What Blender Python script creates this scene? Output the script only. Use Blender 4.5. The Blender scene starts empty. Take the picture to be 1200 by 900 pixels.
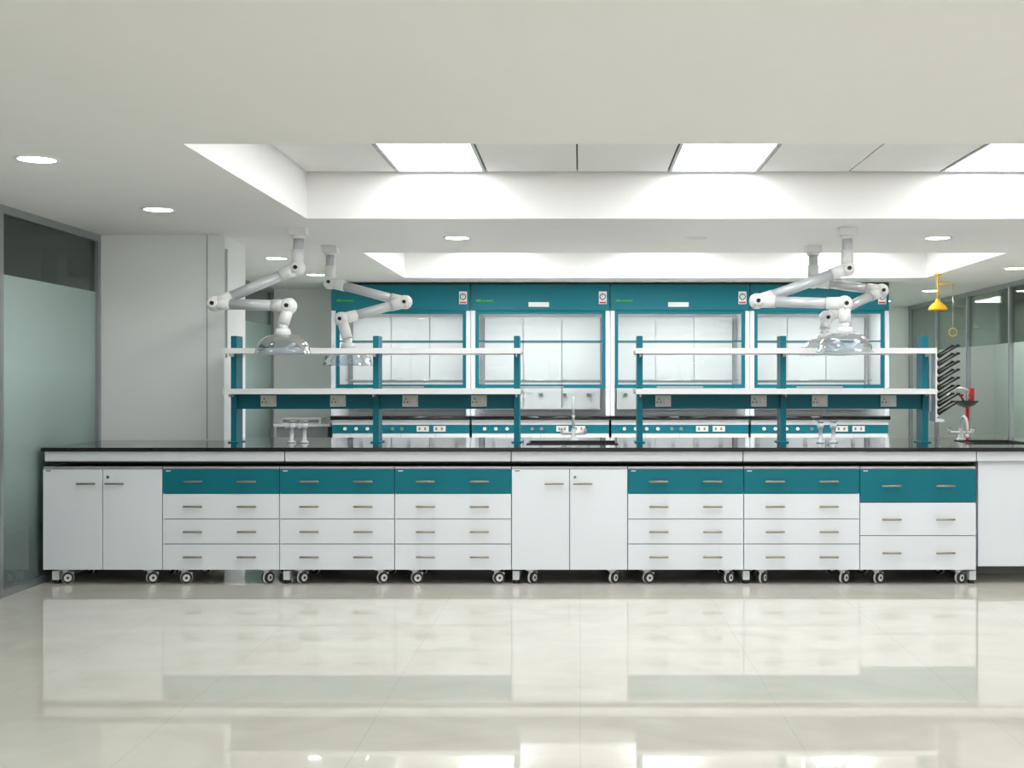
import bpy, bmesh, math, random
from mathutils import Vector, Matrix
random.seed(4)
scene = bpy.context.scene
try:
    scene.view_settings.view_transform = 'Standard'
    scene.view_settings.look = 'None'
except Exception:
    pass

# ------------------------------------------------------------ materials
def lin(c):
    out = []
    for v in c:
        v = v / 255.0
        out.append(v / 12.92 if v <= 0.04045 else ((v + 0.055) / 1.055) ** 2.4)
    return (*out, 1.0)

def pm(name, col, rough=0.5, metal=0.0, var=0.03, scale=6.0, bump=0.0, emis=0.0, spec=0.5):
    m = bpy.data.materials.new(name); m.use_nodes = True
    nt = m.node_tree; b = nt.nodes['Principled BSDF']
    tc = nt.nodes.new('ShaderNodeTexCoord')
    no = nt.nodes.new('ShaderNodeTexNoise'); no.inputs['Scale'].default_value = scale
    no.inputs['Detail'].default_value = 3
    nt.links.new(tc.outputs['Object'], no.inputs['Vector'])
    r = nt.nodes.new('ShaderNodeValToRGB')
    c = lin(col)
    r.color_ramp.elements[0].position = 0.3; r.color_ramp.elements[1].position = 0.7
    r.color_ramp.elements[0].color = (c[0]*(1-var), c[1]*(1-var), c[2]*(1-var), 1)
    r.color_ramp.elements[1].color = (min(1, c[0]*(1+var)), min(1, c[1]*(1+var)), min(1, c[2]*(1+var)), 1)
    nt.links.new(no.outputs['Fac'], r.inputs['Fac'])
    nt.links.new(r.outputs['Color'], b.inputs['Base Color'])
    b.inputs['Roughness'].default_value = rough
    b.inputs['Metallic'].default_value = metal
    b.inputs['Specular IOR Level'].default_value = spec
    if bump > 0:
        bp = nt.nodes.new('ShaderNodeBump'); bp.inputs['Strength'].default_value = bump
        bp.inputs['Distance'].default_value = 0.002
        n2 = nt.nodes.new('ShaderNodeTexNoise'); n2.inputs['Scale'].default_value = 150
        nt.links.new(tc.outputs['Object'], n2.inputs['Vector'])
        nt.links.new(n2.outputs['Fac'], bp.inputs['Height'])
        nt.links.new(bp.outputs['Normal'], b.inputs['Normal'])
    return m

def glass(name, tint, refl=1.0, diffuse=0.0, dcol=(200, 220, 215), edge=0.0):
    m = bpy.data.materials.new(name); m.use_nodes = True
    nt = m.node_tree; nt.nodes.clear()
    out = nt.nodes.new('ShaderNodeOutputMaterial')
    tr = nt.nodes.new('ShaderNodeBsdfTransparent'); tr.inputs['Color'].default_value = lin(tint)
    gl = nt.nodes.new('ShaderNodeBsdfGlossy'); gl.inputs['Roughness'].default_value = 0.02
    fr = nt.nodes.new('ShaderNodeFresnel'); fr.inputs['IOR'].default_value = 1.45
    mul = nt.nodes.new('ShaderNodeMath'); mul.operation = 'MULTIPLY'; mul.inputs[1].default_value = refl
    nt.links.new(fr.outputs[0], mul.inputs[0])
    base = tr
    if diffuse > 0:
        df = nt.nodes.new('ShaderNodeBsdfDiffuse'); df.inputs['Color'].default_value = lin(dcol)
        mx0 = nt.nodes.new('ShaderNodeMixShader'); mx0.inputs[0].default_value = diffuse
        nt.links.new(tr.outputs[0], mx0.inputs[1]); nt.links.new(df.outputs[0], mx0.inputs[2])
        base = mx0
    mx = nt.nodes.new('ShaderNodeMixShader')
    nt.links.new(mul.outputs[0], mx.inputs[0])
    nt.links.new(base.outputs[0], mx.inputs[1]); nt.links.new(gl.outputs[0], mx.inputs[2])
    nt.links.new(mx.outputs[0], out.inputs['Surface'])
    return m

def frosted(name, col=(205, 230, 225)):
    # film on the glass: opaque band that fades out towards the floor
    m = bpy.data.materials.new(name); m.use_nodes = True
    nt = m.node_tree; nt.nodes.clear(); N = nt.nodes.new; L = nt.links.new
    out = N('ShaderNodeOutputMaterial')
    tc = N('ShaderNodeTexCoord'); sp = N('ShaderNodeSeparateXYZ'); L(tc.outputs['Object'], sp.inputs[0])
    ramp = N('ShaderNodeMapRange'); ramp.inputs['From Min'].default_value = 0.3
    ramp.inputs['From Max'].default_value = 1.4; ramp.inputs['To Min'].default_value = 0.22; ramp.inputs['To Max'].default_value = 0.9
    L(sp.outputs['Z'], ramp.inputs['Value'])
    df = N('ShaderNodeBsdfDiffuse'); df.inputs['Color'].default_value = lin(col)
    tr = N('ShaderNodeBsdfTransparent'); tr.inputs['Color'].default_value = lin((205, 225, 219))
    tl = N('ShaderNodeBsdfTranslucent'); tl.inputs['Color'].default_value = lin(col)
    a = N('ShaderNodeMixShader'); a.inputs[0].default_value = 0.25
    L(df.outputs[0], a.inputs[1]); L(tl.outputs[0], a.inputs[2])
    mx = N('ShaderNodeMixShader'); L(ramp.outputs[0], mx.inputs[0]); L(tr.outputs[0], mx.inputs[1]); L(a.outputs[0], mx.inputs[2])
    gl = N('ShaderNodeBsdfGlossy'); gl.inputs['Roughness'].default_value = 0.05
    fr = N('ShaderNodeFresnel'); fr.inputs['IOR'].default_value = 1.4
    m2 = N('ShaderNodeMixShader'); L(fr.outputs[0], m2.inputs[0]); L(mx.outputs[0], m2.inputs[1]); L(gl.outputs[0], m2.inputs[2])
    L(m2.outputs[0], out.inputs['Surface'])
    return m

def emit(name, col, s):
    m = bpy.data.materials.new(name); m.use_nodes = True
    nt = m.node_tree; nt.nodes.clear()
    out = nt.nodes.new('ShaderNodeOutputMaterial'); e = nt.nodes.new('ShaderNodeEmission')
    e.inputs['Color'].default_value = lin(col); e.inputs['Strength'].default_value = s
    nt.links.new(e.outputs[0], out.inputs['Surface'])
    return m

def floor_mat():
    m = bpy.data.materials.new('polished_tile'); m.use_nodes = True
    nt = m.node_tree; N = nt.nodes.new; L = nt.links.new; b = nt.nodes['Principled BSDF']
    tc = N('ShaderNodeTexCoord')
    br = N('ShaderNodeTexBrick'); br.offset = 0.0; br.squash = 1.0
    br.inputs['Scale'].default_value = 1.0
    br.inputs['Brick Width'].default_value = 0.8; br.inputs['Row Height'].default_value = 0.8
    br.inputs['Mortar Size'].default_value = 0.0015; br.inputs['Mortar Smooth'].default_value = 0.3
    L(tc.outputs['Object'], br.inputs['Vector'])
    no = N('ShaderNodeTexNoise'); no.inputs['Scale'].default_value = 1.6; no.inputs['Detail'].default_value = 8
    no.inputs['Distortion'].default_value = 1.5; L(tc.outputs['Object'], no.inputs['Vector'])
    r = N('ShaderNodeValToRGB')
    r.color_ramp.elements[0].position = 0.35; r.color_ramp.elements[0].color = lin((204, 199, 187))
    r.color_ramp.elements[1].position = 0.68; r.color_ramp.elements[1].color = lin((213, 209, 198))
    L(no.outputs['Fac'], r.inputs['Fac'])
    L(r.outputs[0], br.inputs['Color1']); L(r.outputs[0], br.inputs['Color2'])
    br.inputs['Mortar'].default_value = lin((190, 186, 173))
    L(br.outputs['Color'], b.inputs['Base Color'])
    b.inputs['Roughness'].default_value = 0.03
    b.inputs['IOR'].default_value = 1.62
    return m

MAT = dict(
    floor=floor_mat(),
    ceil=pm('ceiling_paint', (237, 236, 234), 0.7, var=0.005, bump=0.05),
    tile=pm('ceiling_tile_paint', (230, 230, 228), 0.8, var=0.01),
    wall=pm('wall_paint', (242, 244, 243), 0.6, var=0.005, bump=0.05),
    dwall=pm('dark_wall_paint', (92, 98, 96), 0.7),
    white=pm('white_laminate', (226, 230, 235), 0.28, var=0.005, spec=0.35),
    teal=pm('teal_laminate', (0, 108, 122), 0.4, var=0.03, spec=0.3),
    carc=pm('grey_carcass', (150, 153, 153), 0.5),
    dark=pm('dark_gap', (22, 22, 24), 0.6),
    gran=pm('black_granite', (10, 10, 12), 0.06, var=0.3, scale=60),
    alu=pm('brushed_aluminium', (190, 193, 195), 0.35, metal=0.8),
    atube=pm('satin_white_tube', (206, 209, 212), 0.3, metal=0.25),
    hand=pm('handle_nickel', (150, 140, 122), 0.35, metal=0.75),
    chrome=pm('chrome', (215, 218, 220), 0.1, metal=1.0),
    steel=pm('painted_steel', (215, 218, 220), 0.35),
    plas=pm('white_plastic', (236, 236, 235), 0.3, var=0.01),
    tyre=pm('grey_rubber', (48, 48, 50), 0.6),
    black=pm('black_plastic', (18, 18, 20), 0.4),
    tealf=pm('teal_powder_coat', (0, 112, 128), 0.45, spec=0.3),
    sock=pm('socket_ivory', (226, 226, 220), 0.35),
    hoodin=pm('hood_liner', (242, 244, 245), 0.4, var=0.01),
    baf=pm('baffle_panel', (238, 241, 242), 0.4, var=0.01),
    lgrey=pm('light_grey', (168, 174, 178), 0.5),
    grey=pm('mid_grey', (130, 134, 136), 0.5),
    red=pm('red_enamel', (190, 24, 30), 0.35),
    yel=pm('yellow_enamel', (220, 170, 20), 0.35),
    pyel=pm('pale_yellow', (225, 215, 160), 0.5),
    green=pm('label_green', (70, 170, 60), 0.5),
    curt=pm('cream_curtain', (240, 236, 220), 0.9, scale=20),
    frame=pm('anodised_frame', (165, 171, 173), 0.35, metal=0.8),
    clear=glass('clear_acrylic', (226, 233, 238), 0.65, 0.07, (235, 240, 245)),
    pane=glass('window_glass', (224, 236, 231), 0.9),
    hpane=glass('hood_glass', (248, 250, 250), 0.8, 0.04, (225, 232, 235)),
    frost=frosted('frosted_glass'),
    panel=emit('led_panel', (250, 253, 255), 9.5),
    panelb=emit('led_panel_bright', (250, 253, 255), 15.0),
    down=emit('downlight_led', (255, 255, 250), 45.0),
    strip=emit('hood_lamp', (255, 252, 248), 17.0),
    off=pm('lamp_off', (214, 216, 212), 0.4),
)

# ------------------------------------------------------------ mesh builder
class MB:
    def __init__(s):
        s.bm = bmesh.new(); s.mats = []
    def mi(s, k):
        if k not in s.mats: s.mats.append(k)
        return s.mats.index(k)
    def box(s, x0, x1, y0, y1, z0, z1, k):
        i = s.mi(k)
        v = [s.bm.verts.new(p) for p in [(x0,y0,z0),(x1,y0,z0),(x1,y1,z0),(x0,y1,z0),(x0,y0,z1),(x1,y0,z1),(x1,y1,z1),(x0,y1,z1)]]
        for f in [(0,3,2,1),(4,5,6,7),(0,1,5,4),(1,2,6,5),(2,3,7,6),(3,0,4,7)]:
            s.bm.faces.new([v[j] for j in f]).material_index = i
    def rings(s, rings, k, cap0=True, cap1=True, smooth=True):
        i = s.mi(k); R = [[s.bm.verts.new(p) for p in r] for r in rings]; n = len(R[0])
        for a, b in zip(R[:-1], R[1:]):
            for j in range(n):
                f = s.bm.faces.new([a[j], a[(j+1) % n], b[(j+1) % n], b[j]]); f.material_index = i; f.smooth = smooth
        if cap0: s.bm.faces.new(list(reversed(R[0]))).material_index = i
        if cap1: s.bm.faces.new(R[-1]).material_index = i
    def cyl(s, p0, p1, r, k, r2=None, seg=20):
        r2 = r if r2 is None else r2
        p0 = Vector(p0); p1 = Vector(p1); d = (p1-p0).normalized()
        u = d.orthogonal().normalized(); w = d.cross(u)
        f = lambda p, rr: [p + (u*math.cos(2*math.pi*t/seg) + w*math.sin(2*math.pi*t/seg))*rr for t in range(seg)]
        s.rings([f(p0, r), f(p1, r2)], k)
    def sph(s, c, r, k, sc=(1,1,1), seg=16):
        c = Vector(c); R = []
        for a in range(1, seg//2):
            th = math.pi*a/(seg//2)
            R.append([c + Vector((r*sc[0]*math.sin(th)*math.cos(2*math.pi*t/seg), r*sc[1]*math.sin(th)*math.sin(2*math.pi*t/seg), -r*sc[2]*math.cos(th))) for t in range(seg)])
        s.rings(R, k)
    def lathe(s, prof, c, k, seg=36, cap=False):
        c = Vector(c)
        R = [[c + Vector((r*math.cos(2*math.pi*t/seg), r*math.sin(2*math.pi*t/seg), z)) for t in range(seg)] for r, z in prof]
        s.rings(R, k, cap, cap)
    def tube(s, pts, r, k, seg=12):
        pts = [Vector(p) for p in pts]; R = []; u = None
        for i, p in enumerate(pts):
            d = (pts[min(i+1, len(pts)-1)] - pts[max(i-1, 0)]).normalized()
            u = d.orthogonal().normalized() if u is None else (u - d*u.dot(d)).normalized()
            w = d.cross(u)
            R.append([p + (u*math.cos(2*math.pi*t/seg) + w*math.sin(2*math.pi*t/seg))*r for t in range(seg)])
        s.rings(R, k)
    def done(s, name, loc=(0,0,0), rz=0.0, bevel=0.0):
        me = bpy.data.meshes.new(name); s.bm.to_mesh(me); s.bm.free()
        for k in s.mats: me.materials.append(MAT[k])
        o = bpy.data.objects.new(name, me); scene.collection.objects.link(o)
        o.location = loc; o.rotation_euler = (0, 0, rz)
        if bevel > 0:
            m = o.modifiers.new('bevel', 'BEVEL'); m.width = bevel; m.segments = 2
            m.limit_method = 'ANGLE'; m.angle_limit = math.radians(50)
        return o

H = 2.40      # soffit height
HC = 2.706    # coffer tile height
XL = -3.53    # left glazed wall

# ------------------------------------------------------------ floor / ceiling
b = MB(); b.box(-7, 8, -9.5, 10, -0.1, 0, 'floor'); b.done('floor')
CX0, CX1 = -1.81, 3.56
COF = [(-7.06, -4.53), (-2.40, 0.13), (2.26, 4.66)]
b = MB()
b.box(-7, CX0, -9.5, 10, H, 2.9, 'ceil'); b.box(CX1, 8, -9.5, 10, H, 2.9, 'ceil')
y = -9.5
for a, c in COF:
    b.box(CX0, CX1, y, a, H, 2.9, 'ceil'); y = c
b.box(CX0, CX1, y, 10, H, 2.9, 'ceil')
for a, c in COF:
    b.box(CX0, CX1, a, c, HC+0.02, 2.9, 'dark')
    n = 9; w = (CX1-CX0)/n
    rows = [(a+0.03, (a+c)/2), ((a+c)/2, c-0.03)]
    for r0, r1 in rows:
        for i in range(n):
            if i % 3 == 1: continue
            b.box(CX0+i*w+0.005, CX0+(i+1)*w-0.005, r0+0.003, r1-0.003, HC, HC+0.012, 'tile')
b.done('ceiling')
for a, c in COF:
    n = 9; w = (CX1-CX0)/n
    for r0, r1 in [(a+0.03, (a+c)/2), ((a+c)/2, c-0.03)]:
        for i in range(1, n, 3):
            p = MB(); W = w/2-0.006; D = (r1-r0)/2-0.005
            p.box(-W, W, -D, -D+0.02, -.004, 0.012, 'lgrey'); p.box(-W, W, D-0.02, D, -.004, 0.012, 'lgrey')
            p.box(-W, -W+0.02, -D+0.02, D-0.02, -.004, 0.012, 'lgrey'); p.box(W-0.02, W, -D+0.02, D-0.02, -.004, 0.012, 'lgrey')
            p.box(-W+0.02, W-0.02, -D+0.02, D-0.02, 0.004, 0.01, 'panelb' if a > 1 else 'panel')
            p.done('added_light_panel', (CX0+(i+.5)*w, (r0+r1)/2, HC))
for x, yy, on in [(-2.64,-2.03,1),(-2.64,-.31,1),(-2.64,-3.8,1),(-.92,1.18,1),(.87,1.18,0),(2.67,1.18,1),(-2.64,2.68,1),(-2.64,4.27,1),(4.1,3.6,1),(4.1,6.4,1),(4.1,-2.0,1),(4.0,8.2,1)]:  # last downlight is added to brighten the right-hand corridor
    p = MB()
    p.lathe([(0.086, -0.004), (0.090, -0.007), (0.104, -0.005), (0.108, 0.0)], (0,0,0), 'plas')
    p.lathe([(0.0005, -0.004), (0.086, -0.004)], (0,0,0), 'down' if on else 'off')
    p.done('downlight', (x, yy, H))

# ------------------------------------------------------------ walls
b = MB(); b.box(XL, -2.617, 1.03, 1.60, 0, H, 'wall')
b.box(-2.745, -2.738, 1.024, 1.03, 0.9, H, 'lgrey'); b.box(-2.612, -2.602, 1.05, 1.07, 1.5, 2.3, 'lgrey')
b.done('wall_column')
b = MB(); b.box(XL, 3.46, 6.12, 6.25, 0, H, 'wall'); b.done('wall_back')
b = MB(); b.box(3.36, 3.46, 6.25, 9.3, 0, H, 'wall'); b.done('wall_corridor')
b = MB(); b.box(3.46, 8, 9.3, 9.4, 0, H, 'wall'); b.done('wall_far')
b = MB(); b.box(4.60, 4.70, -9.5, 2.4, 0, H, 'wall'); b.done('wall_right')
b = MB(); b.box(7.2, 7.3, 0, 9.3, 0, H, 'curt'); b.done('wall_right_room')
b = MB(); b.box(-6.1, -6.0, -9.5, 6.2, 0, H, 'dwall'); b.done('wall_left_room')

def glazing(name, x, posts, side=1, z1=H, frost=(0.05, 1.98)):
    p = MB()
    for yy in posts: p.box(x-0.03, x+0.03, yy-0.022, yy+0.022, 0, z1, 'frame')
    for a, c in zip(posts[:-1], posts[1:]):
        p.box(x-0.028, x+0.028, a+.022, c-.022, 0, 0.05, 'frame'); p.box(x-0.028, x+0.028, a+.022, c-.022, z1-0.05, z1, 'frame')
        p.box(x-0.004, x+0.004, a+.022, c-.022, 0.05, z1-0.05, 'pane')
        if frost: 
            i = p.mi('frost'); v = [p.bm.verts.new(q) for q in [(x+0.006*side, a+.022, frost[0]), (x+0.006*side, c-.022, frost[0]), (x+0.006*side, c-.022, frost[1]), (x+0.006*side, a+.022, frost[1])]]
            p.bm.faces.new(v).material_index = i
    p.done(name)
glazing('window_1', XL-0.02, [-9.4, -7.4, -5.6, -3.8, -2.2, -0.52, 1.0])
glazing('window_2', XL-0.02, [1.63, 3.2, 4.7, 6.1])
glazing('window_3', 4.65, [2.43, 3.8, 5.25, 6.7, 8.0, 9.27], side=-1, frost=(0.05, 1.75))

# ducts in the dim room to the left
p = MB()
p.cyl((-4.32, 2.0, 1.7), (-4.32, 2.0, 2.4), 0.06, 'grey'); p.cyl((-4.32, 2.0, 2.05), (-4.32, 2.0, 2.12), 0.085, 'lgrey'); p.tube([(-5.2, -3, 2.05), (-5.2, 1.6, 2.05), (-5.2, 6, 2.05)], 0.12, 'grey')
p.box(-4.25, -3.8, 2.2, 3.2, 2.2, 2.36, 'grey'); p.box(-5.1, -4.36, 1.98, 2.02, 2.02, 2.08, 'lgrey')
p.done('ventilation_duct')
# curtain behind the right glazing
p = MB(); R = []
n = 120
for z in (0.05, 2.34):
    R.append([(4.85+0.03*math.sin(i*0.9), 3.7+2.5*i/n, z) for i in range(n+1)])
i_ = p.mi('curt')
va = [p.bm.verts.new(q) for q in R[0]]; vb = [p.bm.verts.new(q) for q in R[1]]
for i in range(n):
    f = p.bm.faces.new([va[i], va[i+1], vb[i+1], vb[i]]); f.smooth = True
p.box(4.83, 4.87, 3.7, 6.2, 2.34, 2.4, 'frame')
p.done('curtain')
# light panels added to brighten the room beyond the glazing
for x, yy in [(5.9, 3.2), (5.5, 5.2), (5.5, 7.6), (6.5, 7.6)]:
    p = MB(); p.box(-.3, .3, -.6, .6, -0.02, -.003, 'panelb'); p.box(-.32, .32, -.62, .62, -.003, 0, 'plas'); p.done('added_light_panel', (x, yy, H))
for x, yy in [(5.25, 8.6), (5.37, 6.6)]:  # hanging bells built for the pale yellow shapes in the glass
    p = MB(); dz = -.22 if yy > 7.5 else -.45
    p.cyl((0,0,0), (0,0,dz), .006, 'yel', seg=8); p.lathe([(.02, dz), (.04, dz-.03), (.10, dz-.09), (.15, dz-.13), (.14, dz-.135), (.02, dz-.05)], (0,0,0), 'pyel')
    p.done('pale_bell', (x, yy, H))

# ------------------------------------------------------------ lab bench
ZT, ZB = 0.893, 0.868
b = MB()
b.box(-3.50, -2.61, -0.03, 1.02, ZB, ZT, 'gran')
b.box(-2.61, -0.37, -0.03, 1.50, ZB, ZT, 'gran')
b.box(-0.37, 0.26, -0.03, 0.40, ZB, ZT, 'gran'); b.box(-0.37, 0.26, 0.85, 1.50, ZB, ZT, 'gran')
b.box(0.26, 2.72, -0.03, 1.50, ZB, ZT, 'gran')
b.box(2.72, 3.12, -0.03, 0.50, ZB, ZT, 'gran'); b.box(2.72, 3.12, 0.95, 1.50, ZB, ZT, 'gran')
b.box(3.12, 3.40, -0.03, 1.50, ZB, ZT, 'gran')
# apron
segs = [-3.49, -1.925, -0.45, 1.06, 2.58, 3.38]
for s0, s1 in zip(segs[:-1], segs[1:]):
    b.box(s0+0.003, s1-0.003, 0.0, 0.02, 0.805, ZB-0.002, 'white')
    b.box(s0+0.003, s1-0.003, 0.004, 0.02, 0.800, 0.806, 'alu')
    if s0 > -3: b.box(s0+0.003, s1-0.003, 1.44, 1.46, 0.80, ZB-0.002, 'white')
b.box(-3.49, 2.58, 0.05, 0.95, 0.785, 0.80, 'dark')
b.box(-2.60, 3.38, 0.95, 1.42, 0.785, 0.80, 'dark')
# C-frame legs
for x in [-3.43, -1.92, -0.42, 1.085, 2.565]:
    y1 = 1.0 if x < -3 else 1.46
    b.box(x-0.022, x+0.022, 0.03, y1, 0.025, 0.085, 'steel')
    b.box(x-0.022, x+0.022, 0.66, 0.76, 0.085, 0.785, 'steel')
    b.cyl((x, 0.06, 0), (x, 0.06, 0.026), 0.022, 'black'); b.cyl((x, y1-.05, 0), (x, y1-.05, 0.026), 0.022, 'black')
# fixed end unit
b.box(2.60, 3.38, 0.03, 1.42, 0.115, 0.80, 'white')
b.box(2.64, 3.36, 0.45, 1.10, 0.0, 0.115, 'carc')
b.done('lab_bench', bevel=0.002)

def basin(x0, x1, y0, y1, name):
    p = MB(); z0 = 0.66; w = x1-x0; d = y1-y0; t = 0.012
    p.box(-w/2, w/2, -d/2, d/2, z0, z0+t, 'black')
    p.box(-w/2, -w/2+t, -d/2, d/2, z0+t, ZT+.006, 'black'); p.box(w/2-t, w/2, -d/2, d/2, z0+t, ZT+.006, 'black')
    p.box(-w/2+t, w/2-t, -d/2, -d/2+t, z0+t, ZT+.006, 'black'); p.box(-w/2+t, w/2-t, d/2-t, d/2, z0+t, ZT+.006, 'black')
    p.cyl((0,0,z0+t), (0,0,z0+t+.004), 0.04, 'chrome')
    p.done(name, ((x0+x1)/2, (y0+y1)/2, 0))
basin(-0.368, 0.258, 0.402, 0.848, 'sink'); basin(2.722, 3.118, 0.502, 0.948, 'sink')

def faucet(x, y, h=0.24):
    p = MB()
    p.lathe([(0.032, 0), (0.032, 0.012), (0.018, 0.02), (0.016, 0.09)], (0,0,0), 'plas')
    p.tube([(0,0,0.05),(0,0,h)] + [(0, -0.075+0.075*math.cos(a), h+0.075*math.sin(a)) for a in [math.pi*k/10 for k in range(1, 11)]] + [(0,-.15,h-.05)], 0.010, 'steel')
    p.cyl((0,-.15,h-.05), (0,-.15,h-.075), 0.013, 'plas', 0.008)
    p.cyl((-0.09,0,0.055), (0.09,0,0.055), 0.011, 'plas')
    for sx in (-1, 1):
        p.cyl((sx*.085,0,0.055), (sx*.085,0,0.085), 0.012, 'plas'); p.box(sx*.085-.006, sx*.085+.006, -.03, .03, .085, .093, 'grey')
    p.done('faucet', (x, y, ZT))
faucet(-0.05, 0.93); faucet(2.80, 1.04, 0.10)

def gas_tap(x, y):
    p = MB()
    for sx in (-.045, .045):
        p.lathe([(0.03, 0), (0.03, 0.01), (0.014, 0.018), (0.014, 0.10), (0.024, 0.105), (0.024, 0.135), (0.012, 0.14)], (sx,0,0), 'steel', cap=True, seg=20)
        p.cyl((sx, 0, .12), (sx-.03, -.07, .105), 0.009, 'lgrey', 0.006); p.cyl((sx, 0, .14), (sx, 0, .16), 0.020, 'lgrey')
        p.box(sx-.035, sx+.035, -.006, .006, .150, .160, 'lgrey')
    p.done('gas_tap', (x, y, ZT))
gas_tap(-1.98, .62); gas_tap(1.73, .62)

# ------------------------------------------------------------ cabinets
def caster(p, x, y, ang):
    c, s = math.cos(ang), math.sin(ang)
    f = Vector((c, s, 0)); r = Vector((-s, c, 0)); o = Vector((x, y, 0))
    p.box(x-.03, x+.03, y-.03, y+.03, .087, .094, 'steel')
    p.cyl(o+Vector((0,0,.07)), o+Vector((0,0,.088)), .018, 'steel')
    wc = o + f*0.015 + Vector((0,0,.0365))
    for sd in (-1, 1):
        p.cyl(wc+r*sd*.007, wc+r*sd*.022, .036, 'tyre'); p.cyl(wc+r*sd*.022, wc+r*sd*.024, .024, 'plas'); p.cyl(wc+r*sd*.024, wc+r*sd*.0255, .009, 'tyre')
    p.cyl(wc-r*.006, wc+r*.006, .040, 'plas'); p.cyl(wc+f*.03+Vector((0,0,.028))-r*.018, wc+f*.03+Vector((0,0,.028))+r*.018, .008, 'plas')

def handle(p, x, z, w=0.115):
    p.cyl((x-w/2, -.028, z), (x+w/2, -.028, z), .0065, 'hand', seg=12)
    for sx in (-1, 1):
        p.sph((x+sx*w/2, -.028, z), .0065, 'hand', seg=10)
        p.cyl((x+sx*(w/2-.012), -.028, z), (x+sx*(w/2-.012), 0, z), .005, 'hand', seg=10)

def cabinet(x0, x1, kind, y=0.0, rz=0.0):
    w = x1-x0-0.005; p = MB(); X0, X1 = -w/2, w/2
    p.box(X0+.004, X1-.004, .020, .56, .095, .752, 'dark')
    p.box(X0, X1, .004, .56, .753, .768, 'alu')
    p.box(X0, X0+.004, .019, .56, .095, .752, 'white'); p.box(X1-.004, X1, .019, .56, .095, .752, 'white')
    g = .005
    if kind == 'doors':
        p.box(X0, -g/2, 0, .018, .097, .750, 'white'); p.box(g/2, X1, 0, .018, .097, .750, 'white')
        handle(p, -.10, .658); handle(p, .085, .658)
        p.cyl((.035, -.004, .700), (.035, 0, .700), .011, 'chrome'); p.cyl((.035,-.006,.700), (.035,-.004,.700), .006, 'dark')
        p.box(X0+.02, X0+.05, -.001, 0, .737, .743, 'dark')
    else:
        cuts = [.750, .590, .425, .262, .097] if kind == 'd4' else [.750, .533, .316, .097]
        for i, (t, bo) in enumerate(zip(cuts[:-1], cuts[1:])):
            p.box(X0, X1, 0, .018, bo+(g if i < len(cuts)-2 else 0), t, 'teal' if i == 0 else 'white')
            for sx in (-1, 1): handle(p, -.177 if sx < 0 else .173, (t+bo)/2+.002)
        p.box(X0+.02, X0+.05, -.001, 0, .737, .743, 'plas')
    for cx in (-w/2+.12, w/2-.10):
        for cy in (.06, .50): caster(p, cx, cy, random.uniform(0.2, 1.1) if cy < .1 else random.uniform(-1.2, 1.2))
    p.done('mobile_door_cabinet' if kind == 'doors' else 'mobile_drawer_cabinet', ((x0+x1)/2, y, 0), rz, bevel=0.0012)
E = [-3.50, -2.72, -1.958, -1.208, -0.448, 0.309, 1.064, 1.820, 2.578]
K = ['doors', 'd4', 'd4', 'd4', 'doors', 'd4', 'd4', 'd3']
for i, k in enumerate(K): cabinet(E[i], E[i+1], k)
for i, k in enumerate(K):
    if i >= 2: cabinet(E[i], E[i+1], k, y=1.44, rz=math.pi)

# ------------------------------------------------------------ reagent racks
def socket(p, x, y, z):
    p.box(x-.055, x+.055, y-.012, y, z-.04, z+.04, 'sock')
    p.box(x+.012, x+.04, y-.016, y-.012, z-.018, z+.018, 'plas')
    for q in [(-.03,.015),(-.042,-.008),(-.018,-.008)]:
        p.cyl((x+q[0], y-.0135, z+q[1]), (x+q[0], y-.011, z+q[1]), .005, 'dark', seg=10)

def rack(xs, socks):
    p = MB(); y0, y1 = .65, .81; x0, x1 = xs[0]-.02, xs[-1]+.02
    for x in xs:
        p.box(x-.02, x+.02, y0, y1, ZT, 1.645, 'tealf'); p.box(x-.035, x+.035, y0-.02, y1+.02, ZT, ZT+.008, 'tealf')
    for a, c in zip(xs[:-1], xs[1:]):
        p.box(a+.02, c-.02, y0+.03, y1-.03, 1.130, 1.238, 'tealf')
    for x in socks: socket(p, x, y0+.03, 1.186)
    for z in (1.243, 1.525):
        for ya, yb in ((.52, y0), (y1, .94)):
            p.box(x0-.01, x1+.01, ya, yb, z, z+.018, 'white')
        p.box(x0-.015, x1+.015, .510, .52, z-.008, z+.030, 'plas'); p.box(x0-.015, x1+.015, .94, .950, z-.008, z+.030, 'plas')
        for a, c in zip(xs[:-1], xs[1:]): p.box(a+.02, c-.02, y0, y1, z, z+.018, 'white')
        for x in xs:
            for ya, yb in ((.54, y0), (y1, .92)): p.box(x-.004, x+.004, ya, yb, z-.028, z, 'steel')
    p.done('reagent_rack', bevel=0.0012)
rack([-2.44, -1.44, -.448], [-2.20, -1.71, -1.20, -.715])
rack([.42, 1.43, 2.43], [.585, 1.26, 1.69, 2.175])

# drying rack with pegs on the end of the reagent rack
p = MB()
p.box(-.010, 0, -.12, .12, 0, .50, 'plas'); p.box(-.010, .05, -.12, .12, -.02, 0, 'plas'); p.box(-.03, -.010, -.03, .03, .05, .45, 'steel')
for r in range(8):
    for c in range(4):
        yy = -.10+c*.066; z = .02+r*.057; dx = .15+.03*(c % 2)
        p.cyl((0, yy, z), (dx, yy, z+.10), .0065, 'black', .006, seg=8); p.sph((dx, yy, z+.10), .010, 'black', seg=8); p.cyl((0, yy, z), (.012, yy, z+.008), .010, 'plas', seg=8)
p.done('drying_rack', (2.50, .73, 1.06))

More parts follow.
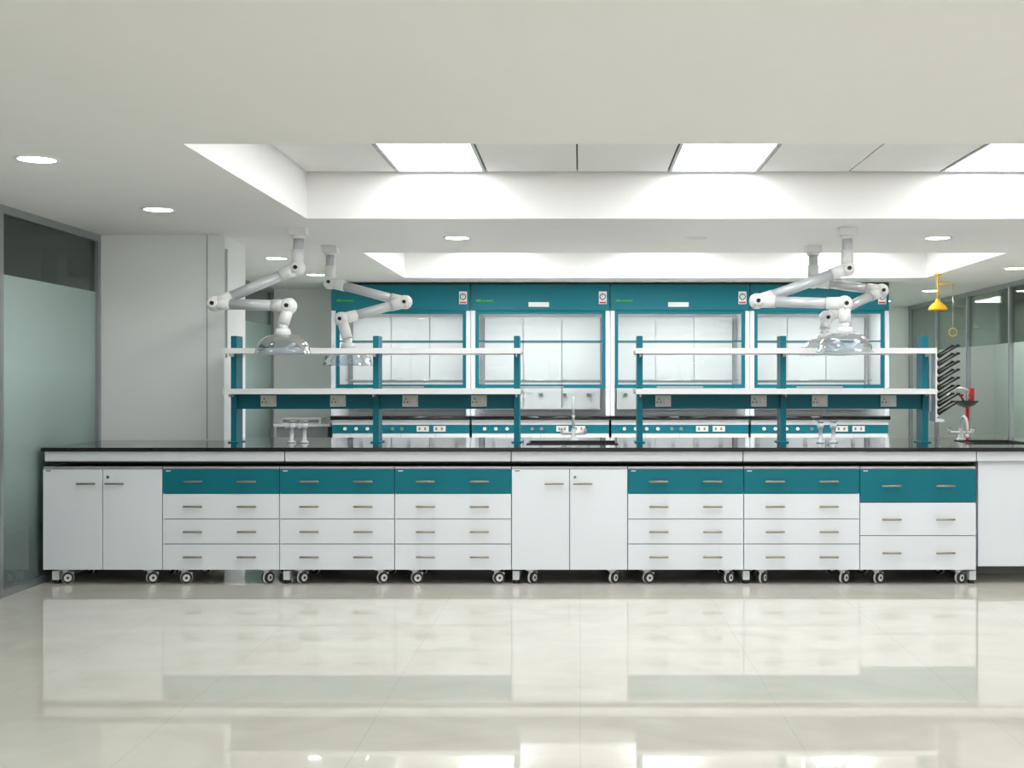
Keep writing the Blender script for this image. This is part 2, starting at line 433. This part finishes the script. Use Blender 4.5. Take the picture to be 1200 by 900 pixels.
# ------------------------------------------------------------ extraction arms
def arm(pts, dome):
    o = Vector((pts[0][0], pts[0][1], H-.001)); P = [Vector(q)-o for q in pts]; D = Vector(dome)-o
    p = MB()
    p.box(-.06, .06, -.06, .06, -.05, 0, 'plas'); p.cyl((0,0,-.05), (0,0,-.075), .052, 'plas', .046)
    p.cyl((0,0,-.07), P[1]+Vector((0,0,.05)), .036, 'atube')
    p.cyl(P[1]+Vector((0,0,.13)), P[1]+Vector((0,0,.02)), .043, 'plas')
    def seg(a, c):
        d = (c-a).normalized()
        p.cyl(a, a+d*.13, .046, 'plas', .042); p.cyl(c-d*.12, c, .042, 'plas', .046)
        p.cyl(a+d*.10, c-d*.10, .037, 'atube')
    def knuckle(c):
        p.sph(c, .056, 'plas', seg=20)
        p.cyl(c+Vector((0,-.068,0)), c+Vector((0,.068,0)), .030, 'plas'); p.cyl(c+Vector((0,-.082,0)), c+Vector((0,-.068,0)), .014, 'black')
        p.cyl(c+Vector((0,.068,0)), c+Vector((0,.082,0)), .014, 'black')
    seg(P[1], P[2]); seg(P[2], P[3])
    for q in P[1:4]: knuckle(q)
    top = D+Vector((0,0,.13))
    p.cyl(P[3], top+Vector((0,0,.06)), .040, 'plas'); p.cyl(top+Vector((0,0,.07)), top+Vector((0,0,.0)), .034, 'atube')
    p.cyl(top+Vector((0,0,.03)), top+Vector((0,0,-.012)), .046, 'plas', .056)
    prof = [(.05+.132*math.sin(t), .122*math.cos(t)) for t in [math.pi/2*k/10 for k in range(11)]] + [(.190, -.004), (.190, -.010), (.180, -.008)]
    p.lathe(prof, D, 'clear', seg=48)
    p.done('fume_extraction_arm', o)
arm([(-1.977,.63,H), (-1.985,.63,2.12), (-2.527,.5,1.862), (-1.975,.33,1.835)], (-2.01,.31,1.52))
arm([(-1.984,1.75,H), (-1.984,1.75,2.112), (-1.367,1.6,1.945), (-1.815,1.34,1.80)], (-1.76,1.30,1.455))
arm([(1.875,.63,H), (1.875,.63,2.115), (1.222,.5,1.879), (1.79,.33,1.850)], (1.79,.31,1.53))
arm([(1.848,1.75,H), (1.848,1.75,2.118), (2.353,1.6,2.035), (1.87,1.34,1.81)], (1.85,1.30,1.53))

# ------------------------------------------------------------ fume hoods
def hood(x0):
    w = 1.495; p = MB()
    # base
    p.box(.03, w-.03, .08, .85, 0, .08, 'dark'); p.box(.01, w-.01, .03, .85, .08, .78, 'carc')
    for k in range(4):
        a = .01+(w-.02)/4*k; p.box(a+.002, a+(w-.02)/4-.002, .012, .03, .09, .775, 'white')
    for k in (1, 3):
        for sx in (-1, 1): p.cyl(((w/4)*k+sx*.05, -.01, .60), ((w/4)*k+sx*.05, -.01, .70), .005, 'hand', seg=10); 
    p.box(.01, w-.01, .005, .85, .78, .868, 'tealf')
    for sx in (.92, 1.10):
        p.box(sx, sx+.13, -.008, .005, .795, .855, 'sock'); p.box(sx+.02, sx+.04, -.012, -.008, .81, .84, 'grey'); p.box(sx+.08, sx+.10, -.012, -.008, .81, .84, 'grey')
    for sx in (.15, .27, .39, .51): p.cyl((sx, -.02, .825), (sx, .005, .825), .018, 'plas'); 
    for sx in (.66, .76): p.cyl((sx, -.02, .825), (sx, .005, .825), .018, 'grey')
    p.box(.01, w-.01, .0, .85, .868, .92, 'white')
    p.box(.0, w, -.03, .85, .92, .965, 'gran'); p.cyl((0, -.03, .9425), (w, -.03, .9425), .0225, 'gran')
    # side walls, posts, back
    p.box(0, .03, .10, .88, .965, 2.37, 'hoodin'); p.box(w-.03, w, .10, .88, .965, 2.37, 'hoodin')
    p.box(0, .045, 0, .10, .965, 2.09, 'white'); p.box(w-.045, w, 0, .10, .965, 2.09, 'white')
    p.box(.03, w-.03, .86, .88, .965, 2.37, 'hoodin')
    p.box(.03, w-.03, .04, .86, 2.11, 2.13, 'hoodin')
    p.box(.15, w-.15, .10, .22, 2.098, 2.11, 'strip')
    # baffles
    for z0, z1 in ((1.02, 1.32), (1.345, 1.77), (1.795, 2.06)):
        for k in range(3):
            a = .09+(w-.18)/3*k; p.box(a+.004, a+(w-.18)/3-.004, .76, .775, z0, z1, 'baf')
    for z in (1.332, 1.782): p.box(.09, w-.09, .765, .78, z-.012, z+.012, 'grey')
    for x in (.085, w-.085): p.box(x-.006, x+.006, .765, .78, 1.02, 2.06, 'grey')
    # lattice rod
    p.cyl((.03, .66, 1.35), (w-.03, .66, 1.35), .006, 'chrome', seg=8)
    for k in range(5): p.box(.17+k*.27, .21+k*.27, .72, .76, 1.17, 1.20, 'grey')
    # sash
    a, c, z0, z1 = .048, w-.048, 1.262, 2.098; t = .036
    p.box(a, a+t, .02, .05, z0, z1, 'tealf'); p.box(c-t, c, .02, .05, z0, z1, 'tealf')
    p.box(a+t, c-t, .02, .05, z1-t, z1, 'tealf'); p.box(a+t, c-t, .015, .055, z0, z0+.04, 'tealf')
    p.box(a+t, c-t, .025, .045, 1.758, 1.774, 'tealf')
    p.box(a+t, c-t, .033, .037, z0+.04, 1.758, 'hpane'); p.box(a+t, c-t, .033, .037, 1.774, z1-t, 'hpane')
    p.box(.5, w-.5, -.005, .015, z0+.005, z0+.02, 'alu')
    # fascia
    p.box(.003, w-.003, 0, .04, 2.098, 2.372, 'tealf'); p.box(.03, w-.03, .04, .86, 2.13, 2.37, 'white')
    p.box(0, w, .01, .88, 2.372, 2.392, 'dark')
    p.box(.06, .11, -.003, 0, 2.19, 2.215, 'green'); p.box(.12, .24, -.003, 0, 2.193, 2.208, 'green')
    p.box(.62, .84, -.006, 0, 2.135, 2.185, 'plas')
    p.box(1.375, 1.46, -.010, 0, 2.165, 2.30, 'plas'); p.box(1.381, 1.454, -.012, -.010, 2.172, 2.188, 'red')
    p.cyl((1.417, -.018, 2.243), (1.417, -.012, 2.243), .034, 'black'); p.cyl((1.417, -.020, 2.243), (1.417, -.018, 2.243), .025, 'plas'); p.box(1.414, 1.420, -.022, -.020, 2.243, 2.265, 'red')
    p.done('fume_hood', (x0, 5.2, 0))
for k in range(4): hood(-2.676+k*1.5)

# side table at back left
p = MB()
p.box(0, .62, 0, .55, .84, .87, 'white'); p.box(.03, .59, .03, .52, .70, .84, 'grey')
for x in (.03, .55):
    for y in (.03, .48): p.box(x, x+.04, y, y+.04, 0, .70, 'steel')
p.box(.06, .50, .1, .4, .87, .93, 'plas'); p.box(.08, .48, .09, .1, .885, .915, 'grey')
p.done('side_table', (-3.36, 5.45, 0))

# ------------------------------------------------------------ emergency shower and eyewash
p = MB()
p.lathe([(.04, 0), (.04, -.01), (.014, -.02)], (0,0,0), 'yel', cap=True)
p.cyl((0,0,-.02), (0,0,-.26), .011, 'yel')
p.lathe([(.02, -.25), (.028, -.28), (.06, -.30), (.09, -.34), (.095, -.36), (.088, -.362), (.02, -.33)], (0,0,0), 'yel')
p.cyl((0,0,-.10), (.16,0,-.10), .008, 'yel'); p.cyl((.15,0,-.10), (.15,0,-.54), .003, 'chrome', seg=8)
p.tube([(.15+.04*math.cos(t), 0, -.58+.04*math.sin(t)) for t in [2*math.pi*k/20 for k in range(21)]], .004, 'yel', 8)
p.done('emergency_shower', (3.55, 4.2, H))
p = MB()
p.lathe([(.12, 0), (.12, .015), (.03, .03)], (0,0,0), 'red', cap=True)
p.cyl((0,0,.02), (0,0,1.12), .016, 'red')
p.lathe([(.02, 1.10), (.07, 1.12), (.10, 1.15), (.105, 1.16), (.095, 1.155), (.02, 1.125)], (-.01,0,0), 'black')
for sx in (-1, 1):
    p.tube([(0,0,1.12), (sx*.03-.01,0,1.17), (sx*.045-.01,0,1.20)], .008, 'black'); p.lathe([(.010, 0), (.024, .012), (.024, .022), (.001, .023)], (sx*.045-.01, 0, 1.195), 'red')
p.tube([(-.06+.10*math.cos(t), .02, 1.20+.07*math.sin(t)) for t in [math.pi*k/12 for k in range(13)]], .010, 'steel')
p.box(.02, .055, -.02, .02, 1.14, 1.27, 'red')
p.done('eyewash_station', (3.37, 2.7, 0))

# ------------------------------------------------------------ world + camera
w = bpy.data.worlds.new('world'); scene.world = w; w.use_nodes = True
w.node_tree.nodes['Background'].inputs['Color'].default_value = (1, .99, .975, 1)
w.node_tree.nodes['Background'].inputs['Strength'].default_value = 1.05

cam = bpy.data.cameras.new('camera'); co = bpy.data.objects.new('camera', cam); scene.collection.objects.link(co)
co.location = (0, -8, 1.306); co.rotation_euler = (math.pi/2, 0, 0)
cam.sensor_width = 36; cam.lens = 43.2; cam.shift_x = -80/1200
scene.camera = co
